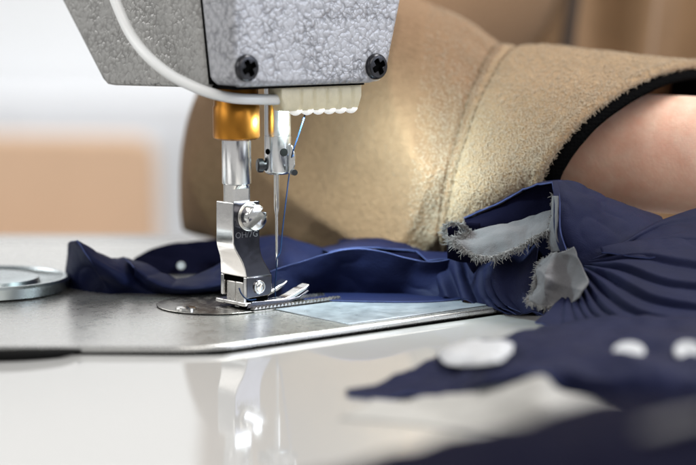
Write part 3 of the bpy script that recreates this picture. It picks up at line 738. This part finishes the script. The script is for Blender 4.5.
fringe(mb, list(g1[-1][::6]), lambda s: (-.35 + .5 * s, -.5, -.8), 1488, 0.53, seed=1)
fringe(mb, list(g1[:, 0][::4]), lambda s: (-1, -.3, .15 - .6 * s), 720, 0.64, seed=2)
fringe(mb, [g1[0][0], W(462, 226, .0), W(449, 224, -.1), W(444, 232, .0), W(452, 244, -.4)], lambda s: (-.7, -.3, .8 - 1.2 * s), 792, 0.42, seed=3)
fringe(mb, list(g2[0][::4]), lambda s: (-1, -.3, -.3), 408, 0.30, seed=4)
fringe(mb, [g3[0][0], g3[15][0], g3[30][0], g3[-1][0], g3[-1][12], g3[-1][26]], lambda s: (-.8 + .6 * s, -.3, -.1 - .9 * s), 1008, 0.42, seed=5)
fringe(mb, list(g3[0][::6]), lambda s: (-.1, -.3, 1), 264, 0.19, seed=6)
link('frayed_edge', mb, M_fray, lin, angle=180)
mb = MB()
lp = [(476 + 37 * math.copysign(abs(math.cos(t)) ** .75, math.cos(t)) * (1 + .06 * math.sin(3 * t)), 361 - 12.5 * math.copysign(abs(math.sin(t)) ** .8, math.sin(t)) - 3.5 * math.cos(t)) for t in np.linspace(0, 2 * math.pi, 40, endpoint=False)]
lo = [on_cloth(SK, p[0], p[1], .2) for p in lp]
lc = on_cloth(SK, 476, 361, .24)
mid_ = [on_cloth(SK, (p[0] + 476) / 2, (p[1] + 361) / 2, .23) for p in lp]; nl_ = len(lo)
mb.add(lo + mid_ + [lc], [(i, (i+1) % nl_, nl_ + (i+1) % nl_, nl_ + i) for i in range(nl_)] + [(nl_ + i, nl_ + (i+1) % nl_, 2 * nl_) for i in range(nl_)])
link('paper_label', mb, M_white, gar, solid=.02, angle=180)
button(628, 356, None, .36, .2, gar, (-.1, -.45, .9)); button(687, 354, None, .30, .2, gar, (-.1, -.6, .8))

# dark cloth nearest the camera
mb = MB()
sheet(mb, [[(372, 399, -12.7), (430, 394.5, -13.6), (505, 386.5, -15.3), (543, 374.5, -15.7), (562, 389.5, -15.3), (600, 399.5, -15.5), (660, 411.5, -15.7), (730, 421.5, -15.9)], [(368, 408, -13.3), (420, 409, -14.2), (480, 405, -15.6), (540, 402, -16.4), (580, 406, -16.4), (620, 412, -16.6), (665, 420, -16.8), (730, 430, -17)], [(340, 428, -15), (395, 430, -15.4), (460, 432, -16.2), (530, 430, -16.6), (580, 430, -17), (625, 432, -17.4), (670, 436, -17.8), (730, 442, -18)]], nu=60, nv=20, wob=.12, wscale=.5, seed=78, zmin=TZ + .02)
g_ = mb.v; mb.v = [(p[0], p[1], max(TZ + .02, p[2] - .05)) for p in g_]
link('pale_lining', mb, M_pale, gar, solid=.03, angle=180)
near = thing('dark_cloth', 'blurred dark navy cloth lying across the near right corner of the table', 'fabric', tuple(G(560, 450, TZ)))
mb = MB()
NC = sheet(mb, [[(250, 492, -22), (330, 480, -21), (390, 468, -20.5), (440, 455, -20), (500, 440, -20), (560, 428, -20), (620, 418, -20), (740, 408, -20)],
           [(250, 486, -26), (330, 474, -26), (390, 460, -26), (440, 448, -26.5), (500, 434, -27), (560, 421, -27), (620, 411, -27), (740, 400, -27)],
           [(250, 500, -29), (330, 494, -30), (390, 484, -31), (440, 475, -31), (500, 466, -31), (560, 458, -31), (620, 450, -31), (740, 440, -31)],
           [(250, 560, -33), (330, 570, -34), (390, 580, -35), (440, 590, -35), (500, 590, -35), (560, 590, -35), (620, 590, -35), (740, 590, -35)]], nu=80, nv=50, wob=.25, wscale=.35, seed=80, zmin=TZ + .05)
link('cloth', mb, M_inner, near, solid=.06, angle=180)
mb = MB()
q_ = [[(636, 442), (660, 435), (692, 427), (735, 418)], [(644, 444), (668, 440), (694, 434), (735, 427)]]
gl = np.array([[on_cloth(NC, u, v, .18) for u, v in catmull(r_, 24)] for r_ in q_]); gl = np.array([gl[0] * (1 - t) + gl[1] * t for t in np.linspace(0, 1, 8)])
mb.add(gl.reshape(-1, 3), grid_faces(8, 24))
link('lining', mb, M_lining, near, solid=.04, angle=180)

# ------------------------------------------------------------------ PERSON
per = thing('person', 'person in a tan fleece jacket bending one arm across behind the machine, wrist bare', 'person', (6, 40, -75))
# --- sleeve: top point, bottom point, depth vector for each ring
rings_ = [((187, 160, 14), (185, 224, 14), (.05, 1.0, 0)), ((188, 118, 14), (184, 246, 13.5), (.1, 2.6, 0)), ((204, 72, 14), (196, 262, 13), (0, 3.6, 0)), ((245, 20, 14), (235, 266, 12), (0, 4.4, 0)), ((305, -12, 13), (300, 272, 10.5), (0, 4.6, 0)),
          ((375, -4, 11.5), (360, 270, 8.5), (.1, 4.4, 0)), ((440, 24, 9.6), (410, 264, 7), (.4, 4.0, 0)), ((508, 48, 8), (446, 258, 5.2), (1.1, 3.5, -.3)),
          ((592, 54, 6.8), (490, 248, 3.8), (1.6, 3.2, -.55)), ((708, 66, 6.2), (545, 212, 2.8), (1.95, 2.7, -.85))]
nseg, ntheta = 170, 150
ctr = catmull([(W(*t) + W(*b)) / 2 for t, b, d in rings_], nseg)
av = catmull([(W(*t) - W(*b)) / 2 for t, b, d in rings_], nseg)
dv = catmull([np.array(d, float) for t, b, d in rings_], nseg)
def ringpt(i, th, sc=1.0):
    ex = .92
    c, s = math.cos(th), math.sin(th)
    return ctr[i] + av[i] * c * sc + dv[i] * s * sc
tang = np.gradient(ctr, axis=0); tang /= np.linalg.norm(tang, axis=1, keepdims=True)
ax_cuff = np.cross(av[-1], dv[-1]); ax_cuff /= np.linalg.norm(ax_cuff)
if ax_cuff[0] < 0: ax_cuff = -ax_cuff
i_seam = int(nseg * .735)
SL = np.zeros((nseg, ntheta, 3))
for i in range(nseg):
    s = i / (nseg - 1)
    for k in range(ntheta):
        th = 2 * math.pi * k / ntheta
        p = ringpt(i, th); o = p - ctr[i]; o = o / (np.linalg.norm(o) + 1e-9)
        d = .38 * noise.fractal(Vector((p[0] * .16 + 3, p[1] * .16, p[2] * .22)), 1, 2, 3) * (1 - .6 * max(0, (s - .7) / .3))
        # soft folds running from the elbow to the hem seam
        fq = noise.noise(Vector((p[0] * .12 + p[2] * .20 + 5, p[2] * .07 - p[0] * .05, 1.7)))
        d += .75 * (1 - min(1, abs(fq) * 2.6)) ** 1.6 * max(0, min(1, (.72 - s) / .12)) * min(1, s / .12)
        fq = noise.noise(Vector((p[0] * .26 - p[2] * .16 + 9, p[2] * .12, 4.2)))
        d += .30 * (1 - min(1, abs(fq) * 2.6)) ** 1.6 * max(0, min(1, (.74 - s) / .1)) * min(1, s / .12)
        d += .10 * math.sin(14 * th + 3 * math.sin(2 * th)) * math.exp(-((i - i_seam + 3) / 6) ** 2) * .6
        # hem seam: twin stitched grooves
        for off in (0, 5):
            d -= .13 * math.exp(-((i - i_seam - off) / 1.2) ** 2)
        d += .10 * math.exp(-((i - i_seam - 12) / 8) ** 2)
        if s > .72: d += .025 * noise.noise(Vector(p * 5.0)) + .03 * noise.noise(Vector(p * 2.2))
        SL[i, k] = p + o * d
last = SL[-1]; cl = ctr[-1]
extra = []
for sc, back_ in ((1.0, .12), (.985, .24), (.955, .28), (.93, .22), (.915, 0), (.90, -.4), (.88, -.8), (.86, -1.1)):
    ex_ring = []
    for k in range(ntheta):
        ex_ring.append(cl + (last[k] - cl) * sc + ax_cuff * back_)
    extra.append(ex_ring)
ALL = np.concatenate([SL, np.array(extra)], 0)
NR = len(ALL)
mb = MB()
mb.add(ALL.reshape(-1, 3), [(i*ntheta+k, i*ntheta+(k+1) % ntheta, (i+1)*ntheta+(k+1) % ntheta, (i+1)*ntheta+k) for i in range(NR-1) for k in range(ntheta)] + [tuple(range(ntheta))])
mb.m = [2 if q // ntheta >= i_seam + 3 else 0 for q in range(len(mb.f))]
# upper arm going back to the shoulder
ua = [(W(278, 150, 16), 3.2), (W(292, 95, 19), 3.6), (W(340, 20, 25), 5.0), (W(420, -40, 33), 6.6), (W(460, -110, 39), 7.0)]
tube(mb, catmull([p for p, r in ua], 30), [r for p, r in ua], 36)
# pile fibres over the cuff half of the sleeve
r = random.Random(5); nf = 0
i_rim = nseg + 3
while nf < 42000:
    i = int(nseg * .60 + (NR - 5 - nseg * .60) * r.random() ** .75); k = r.randrange(ntheta)
    p = ALL[i, k]; pn = ALL[i, (k + 1) % ntheta]; pi_ = ALL[min(i + 1, NR - 1), k]
    nrm = np.cross(pn - p, pi_ - p); nl_ = np.linalg.norm(nrm)
    if nl_ < 1e-9: continue
    nrm /= nl_
    if np.dot(nrm, p - ctr[min(i, nseg - 1)]) < 0 and i < nseg: nrm = -nrm
    if i >= nseg:
        nrm = (p - cl) / np.linalg.norm(p - cl) * .6 + ax_cuff * .6; nrm /= np.linalg.norm(nrm)
    if nrm[1] > .45: continue
    q = p + (pn - p) * r.random() + (pi_ - p) * r.random()
    l = r.uniform(.03, .075) * (1.5 if i > nseg - 3 else 1)
    t1_ = np.array([r.gauss(0, 1) for _ in range(3)]); t1_ -= nrm * np.dot(t1_, nrm); t1_ /= np.linalg.norm(t1_)
    sd = np.cross(nrm, t1_) * .0065
    P1 = q - nrm * .01; P2 = q + nrm * l * .6 + t1_ * l * .2; P3 = q + nrm * l * .75 + t1_ * l * .75; P4 = q + nrm * l * .45 + t1_ * l * 1.15
    mb.add([P1 - sd, P1 + sd, P2 - sd, P2 + sd, P3 - sd, P3 + sd, P4 - sd * .5, P4 + sd * .5], [(0, 1, 3, 2), (2, 3, 5, 4), (4, 5, 7, 6)], 1)
    nf += 1
link('sleeve', mb, [M_fleece, M_fiber, M_hem], per, angle=180)
# twin rows of stitches in the hem seam
mb = MB()
for off in (0, 5):
    ring = [SL[i_seam + off, k % ntheta] for k in range(ntheta + 1)]; ring = catmull(ring, 900)
    cc = ctr[i_seam + off]; acc = 0; start = 0
    seg = np.linalg.norm(np.diff(ring, axis=0), axis=1)
    k = 0
    while k < 880:
        L_ = 0; k2 = k
        while L_ < .24 and k2 < 898: L_ += seg[k2]; k2 += 1
        pts = [ring[q] + (ring[q] - cc) / np.linalg.norm(ring[q] - cc) * (.055 if 0 < (q - k) < (k2 - k) - 1 else .0) for q in sorted(set(np.linspace(k, k2, 4).astype(int)))]
        if len(pts) >= 3: tube(mb, pts, .024, 5)
        L_ = 0
        while L_ < .10 and k2 < 898: L_ += seg[k2]; k2 += 1
        k = max(k2, k + 1)
link('stitching', mb, M_stitch, per, angle=180)
# black knit inner cuff
mb = MB(); n_ = 72; ring_l = []
for sc, back_ in ((.92, -.1), (.925, .3), (.90, .58), (.86, .61), (.83, .3), (.82, -.4), (.8, -.8), (.78, -1.2)):
    ring_l.append([cl + (last[int(k * ntheta / n_)] - cl) * sc + ax_cuff * back_ for k in range(n_)])
mb.add([p for r_ in ring_l for p in r_], [(i*n_+k, i*n_+(k+1) % n_, (i+1)*n_+(k+1) % n_, (i+1)*n_+k) for i in range(len(ring_l)-1) for k in range(n_)])
link('cuff_lining', mb, M_blackcuff, per, angle=180)
# jacket body
mb = MB(); rows = []
zs_ = np.linspace(-32, 36, 40); nk = 140
for z in zs_:
    row = []
    wv = 13.2 + .6 * math.sin(z * .11) - max(0, z - 24) * .35
    for k in range(nk):
        th = 2 * math.pi * k / nk
        p = np.array([6.5 + wv * math.cos(th), 46 + 13 * math.sin(th), z])
        d = .8 * noise.fractal(Vector((p[0] * .13, p[1] * .1, z * .05)), 1, 2, 2) + .55 * math.sin(th * 17 + .02 * z) + .3 * math.sin(th * 29 + 1)
        o = np.array([math.cos(th), math.sin(th), 0]); row.append(p + o * d)
    rows.append(row)
mb.add([p for r_ in rows for p in r_], [(i*nk+k, i*nk+(k+1) % nk, (i+1)*nk+(k+1) % nk, (i+1)*nk+k) for i in range(39) for k in range(nk)] + [tuple(range(nk)), tuple(range(39*nk, 40*nk))])
link('jacket', mb, M_jacket, per, angle=180)
mb = MB()
zp = [W(577, -60, 31.6), W(573, 0, 31.6), W(568, 40, 31.7), W(562, 110, 31.9), W(558, 180, 32.2)]
for k_ in (-.2, .2):
    tube(mb, [p + np.array([k_, -.1, 0]) for p in catmull(zp, 30)], .12, 8)
for i, p in enumerate(catmull(zp, 60)):
    box(mb, (p[0] - .28, p[1] - .35, p[2] - .12), (p[0] + .28, p[1] + .2, p[2] + .12))
link('zip', mb, M_zip, per)
# --- body: one continuous skinned figure (trunk, head, arms, hand with fingers)
bm_v = []; bm_e = []; rad = []
def node(p, r_, par=None):
    bm_v.append(np.array(p, float)); rad.append(r_ if isinstance(r_, tuple) else (r_, r_)); i = len(bm_v) - 1
    if par is not None: bm_e.append((par, i))
    return i
pel = node((6.5, 46, -28), (10, 9)); wst = node((6.5, 46, -12), (9.5, 8), pel); chs = node((6.5, 46, 8), (10, 8.5), wst); up_ = node((6.5, 46, 24), (9, 7.5), chs)
nk0 = node((6, 45, 36), 5, up_); nk1 = node((5.5, 43.5, 41), 4.8, nk0); hd0 = node((5, 42, 47), (6.6, 7), nk1); hd1 = node((5, 41.5, 54), (7.4, 8.6), hd0); hd2 = node((5, 42, 60), (5.5, 6.5), hd1)
shR = node((-3, 45, 27), 4.6, up_); sh2 = node(W(400, -50, 33), 4.2, shR); el0 = node(W(345, 30, 25), 3.2, sh2); el = node(W(285, 140, 15), 2.4, el0)
f1 = node(W(350, 145, 11.5), 2.6, el); f2 = node(W(440, 148, 8.6), 2.75, f1); f3 = node(W(540, 146, 6.4), 2.4, f2); f4 = node(W(610, 151, 5.2), (1.98, 2.0), f3); f5 = node(W(670, 154, 4.3), (1.96, 2.0), f4)
wr = node(W(735, 158, 3.4), (1.94, 2.02), f5); pm0 = node(W(795, 168, 2.8), (2.0, 2.5), wr); pm1 = node(W(845, 184, 2.2), (1.7, 2.9), pm0)
shL = node((16, 45, 27), 4.6, up_); el2 = node((24, 40, 12), 3.8, shL); el3 = node((30, 30, 3), 3.2, el2); fl = node((27, 16, 2), 2.6, el3); fl2 = node((24, 9, 1.6), 2.2, fl); hl = node((22, 5.5, 1.5), (1.5, 2.6), fl2)
hd_dir = W(905, 217, 1.2) - W(845, 184, 2.2); hd_dir /= np.linalg.norm(hd_dir); sdv = np.cross(hd_dir, (0, 0, 1)); sdv /= np.linalg.norm(sdv)
base = W(845, 184, 2.2)
for q, (off, ln) in enumerate(((-1.9, 1.0), (-.65, 1.12), (.6, 1.05), (1.75, .85))):
    p0 = base + sdv * off + hd_dir * 1.2; k0 = node(p0, .82, pm1)
    d1 = hd_dir; d2 = hd_dir * .8 + np.array([0, 0, -.45]); d3 = hd_dir * .5 + np.array([0, 0, -.7])
    p1 = p0 + d1 * 2.2 * ln; k1 = node(p1, .74, k0); p2 = p1 + d2 * 1.7 * ln; p2[2] = max(p2[2], .9); k2 = node(p2, .66, k1); p3 = p2 + d3 * 1.3 * ln; p3[2] = max(p3[2], .6); node(p3, .52, k2)
tq = W(807, 180, 1.6) + sdv * 1.2; k0 = node(tq, .95, pm0); k1 = node(tq + hd_dir * 2.2 + sdv * 1.3 + np.array([0, 0, -.3]), .8, k0); node(tq + hd_dir * 4.2 + sdv * 1.6 + np.array([0, 0, -.6]), .62, k1)
for q, off in enumerate((-1.6, -.5, .6, 1.6)):
    dl = np.array([-.35, -.93, 0]); sl = np.array([.93, -.35, 0]); p0 = np.array([22, 5.5, 1.5]) + sl * off + dl * 1.3
    k0 = node(p0, .78, hl); k1 = node(p0 + dl * 2.2, .7, k0); k2 = node(p0 + dl * 3.8 + np.array([0, 0, -.5]), .6, k1)
me = bpy.data.meshes.new('body'); po = Vector((6, 40, -75))
me.from_pydata([tuple((Vector(p) - po) * CM) for p in bm_v], bm_e, [])
body = bpy.data.objects.new('body', me); COL.objects.link(body); body.parent = per; ORG[body] = po
me.materials.append(M_skin)
md = body.modifiers.new('skin', 'SKIN'); md.use_smooth_shade = True
for i, sv in enumerate(me.skin_vertices[0].data):
    sv.radius = (rad[i][0] * CM, rad[i][1] * CM); sv.use_root = (i == 0)
md = body.modifiers.new('sub', 'SUBSURF'); md.levels = 3; md.render_levels = 3
# hair cap (above the picture)
mb = MB(); lathe(mb, (5, 42.5, 50), (0, .12, 1), [(8.0, 0), (8.9, 3), (8.9, 7), (7.6, 11), (4.5, 13.5), (.1, 14.3)], 32, cap=False); link('hair', mb, M_hair, per, angle=180)

# ------------------------------------------------------------------ THINGS AROUND
# steel dish at the left
dc = G(-14, 281, .3)
mb = MB(); lathe(mb, [dc[0], dc[1], .005], (0, 0, 1), [(2.30, 0), (2.5, .05), (2.58, .36), (2.52, .44), (2.40, .44), (2.30, .34), (1.7, .26), (1.62, .42), (1.45, .46), (.9, .44), (.01, .44)], 72)
tag(link('steel_dish', mb, M_dish, angle=40), 'round shallow steel dish with raised rim on the bed at the left edge', 'dish')
# black strip at the corner of the table cut-out
mb = MB(); pts = [G(-60, 354, TZ + .1), G(0, 353.5, TZ + .12), G(40, 352, TZ + .12), G(70, 349.5, TZ + .12), G(84, 347.8, TZ + .1)]
tube(mb, [p + np.array([0, -.42, 0]) for p in pts], [.17, .18, .17, .12, .02], 14, steps=40)
tag(link('black_strip', mb, M_blackstrip), 'black strip lying against the front edge of the steel bed', 'rubber strip')
# chair far behind on the left
ch = thing('chair', 'tan chair back far behind the table, blurred, on the left', 'chair', (-45, 165, -75))
Y = 160
x0 = W(-120, 190, Y)[0]; x1 = W(160, 190, Y)[0]; zt2 = W(0, 136, Y)[2]; zb2 = zt2 - 30
cs = [np.array([x0, Y, zb2]), np.array([x1, Y, zb2])] + list(arc_corner((x1, Y, zb2), (x1 - .4, Y, zt2), (x0, Y, zt2), 8, 3.0)) + list(arc_corner((x1, Y, zt2), (x0, Y, zt2 + .4), (x0, Y, zb2), 8, 3.0))
mb = MB(); prism(mb, cs, [p + np.array([0, 2.2, 0]) for p in cs]); link('backrest', mb, M_wood, ch, bevel=.6)
mb = MB(); box(mb, (x0 - 1, Y - 40, -33), (x1 + 1, Y - 1, -30)); link('seat', mb, M_wood, ch, bevel=.8)
for px_, py_ in ((x0 + 2, Y - 37), (x1 - 2, Y - 37)):
    mb = MB(); tube(mb, [(px_, py_, -33), (px_, py_, -75)], 1.2, 14); link('leg', mb, M_chrome, ch)
for px_ in (x0 + 2, x1 - 2):
    mb = MB(); tube(mb, [(px_, Y + 3.4, zt2 - 8), (px_, Y + 3.4, -33), (px_, Y + 6, -75)], 1.2, 14); link('leg', mb, M_chrome, ch)
# pale cabinet against the wall
cb = thing('wall_cabinet', 'pale blue grey cabinet standing against the wall far behind, blurred, at the left', 'cabinet', (-40, 300, -75))
X0, X1 = W(-160, 150, 290)[0], W(520, 150, 290)[0]; ZT = W(0, 98, 290)[2]
mb = MB(); box(mb, (X0, 290, -75), (X1, 319, ZT)); link('carcass', mb, M_cab, cb, bevel=.5)
nd = 4
for k in range(nd):
    xa = X0 + (X1 - X0) * k / nd + .8; xb = X0 + (X1 - X0) * (k + 1) / nd - .8
    mb = MB(); box(mb, (xa, 288.2, -70), (xb, 289.9, ZT - 5)); d_ = link('door', mb, M_cab, cb, bevel=.3)
    mb = MB(); tube(mb, [(xb - 4, 287, ZT - 22), (xb - 4, 287, ZT - 10)], .5, 10); link('handle', mb, M_chrome, d_)
# blue cloth hanging behind the person's side
mb = MB()
sheet(mb, [[(676, -60, 75), (700, -60, 73), (730, -60, 75), (780, -60, 74)], [(680, 20, 75), (704, 20, 73), (735, 20, 75), (780, 20, 74)], [(688, 120, 75), (708, 120, 73), (740, 120, 75), (780, 120, 74)]], nu=40, nv=20, wob=.8, wscale=.1)
tag(link('blue_coat', mb, M_blue, solid=.3, angle=180), 'blue blurred cloth just behind the person at the right picture edge', 'cloth')

# ------------------------------------------------------------------ LIGHT
w = bpy.data.worlds.new('World'); SC.world = w; w.use_nodes = True
bg = w.node_tree.nodes['Background']; bg.inputs[0].default_value = (.96, .98, 1.0, 1); bg.inputs[1].default_value = .42
def area(name, at, to, sx, sy, power, col):
    ld = bpy.data.lights.new(name, 'AREA'); ld.shape = 'RECTANGLE'; ld.size = sx * CM; ld.size_y = sy * CM; ld.energy = power; ld.color = col
    o = bpy.data.objects.new(name, ld); COL.objects.link(o); o.location = Vector(at) * CM
    o.rotation_euler = (Vector(to) - Vector(at)).to_track_quat('-Z', 'Y').to_euler(); return o
area('window_light', (-150, 90, 110), (0, 5, 3), 140, 120, 22, (1, .99, .97))
area('ceiling_light', (75, 40, 160), (8, 5, 0), 130, 60, 40, (1, .985, .95))
area('side_light', (150, -40, 60), (0, 0, 6), 70, 70, 11, (.80, .87, 1))
area('front_left_fill', (-150, -80, 90), (0, 0, 4), 100, 80, 9, (1, .99, .97))  # added fill from the unseen front left, brightens the cable
area('front_right_fill', (50, -150, 130), (6, 0, 3), 120, 120, 13, (1, .95, .88))  # added warm fill that lifts the bare wrist
area('wall_fill', (-20, 250, 215), (-60, 320, -10), 300, 30, 58, (1, .99, .975))  # added lamp out of view, only whitens the back wall
pA = L(sA + .7, SBb, zl - .2); pB = L(sB - .2, SBb, zl - .2); mid = (pA + pB) / 2
o = area('led_light', tuple(pB + np.array([0, 0, -.32])), tuple(mid + np.array([0, 0, -3])), .9, .3, .062, (.74, .94, 1))
from mathutils import Matrix
dz = Vector((-.50, -.55, .62)).normalized(); dx = Vector((.74, -.67, 0)).normalized(); dy = dz.cross(dx)
o.rotation_euler = Matrix((dx, dy, dz)).transposed().to_euler()
o = area('led_light', tuple(mid + np.array([0, 0, -.12])), tuple(mid + np.array([0, 0, -3])), 2.2, .3, .07, (.80, 1, .97))
dz = Vector(-(E2 * .62 - np.array([0, 0, .78]))).normalized(); dx = Vector(E1); dy = dz.cross(dx)
o.rotation_euler = Matrix((dx, dy, dz)).transposed().to_euler()

# ------------------------------------------------------------------ CAMERA
cd = bpy.data.cameras.new('Camera'); cam = bpy.data.objects.new('Camera', cd); COL.objects.link(cam); SC.camera = cam
cam.location = Vector(CAM) * CM; cam.rotation_euler = (R(90) - PITCH, 0, 0)
cd.sensor_width = 36; cd.lens = FPX / 696 * 36; cd.clip_start = .02; cd.clip_end = 50
cd.dof.use_dof = True; cd.dof.focus_distance = float(np.dot(W(262, 230, -.8) - CAM, FW)) * CM
cd.dof.aperture_fstop = 7.6; cd.dof.aperture_blades = 9
SC.view_settings.view_transform = 'Standard'; SC.view_settings.look = 'None'; SC.view_settings.exposure = 0
SC.cycles.use_denoising = True
SC.cycles.max_bounces = 8; SC.cycles.caustics_reflective = False; SC.cycles.caustics_refractive = False
SC.cycles.sample_clamp_indirect = 6
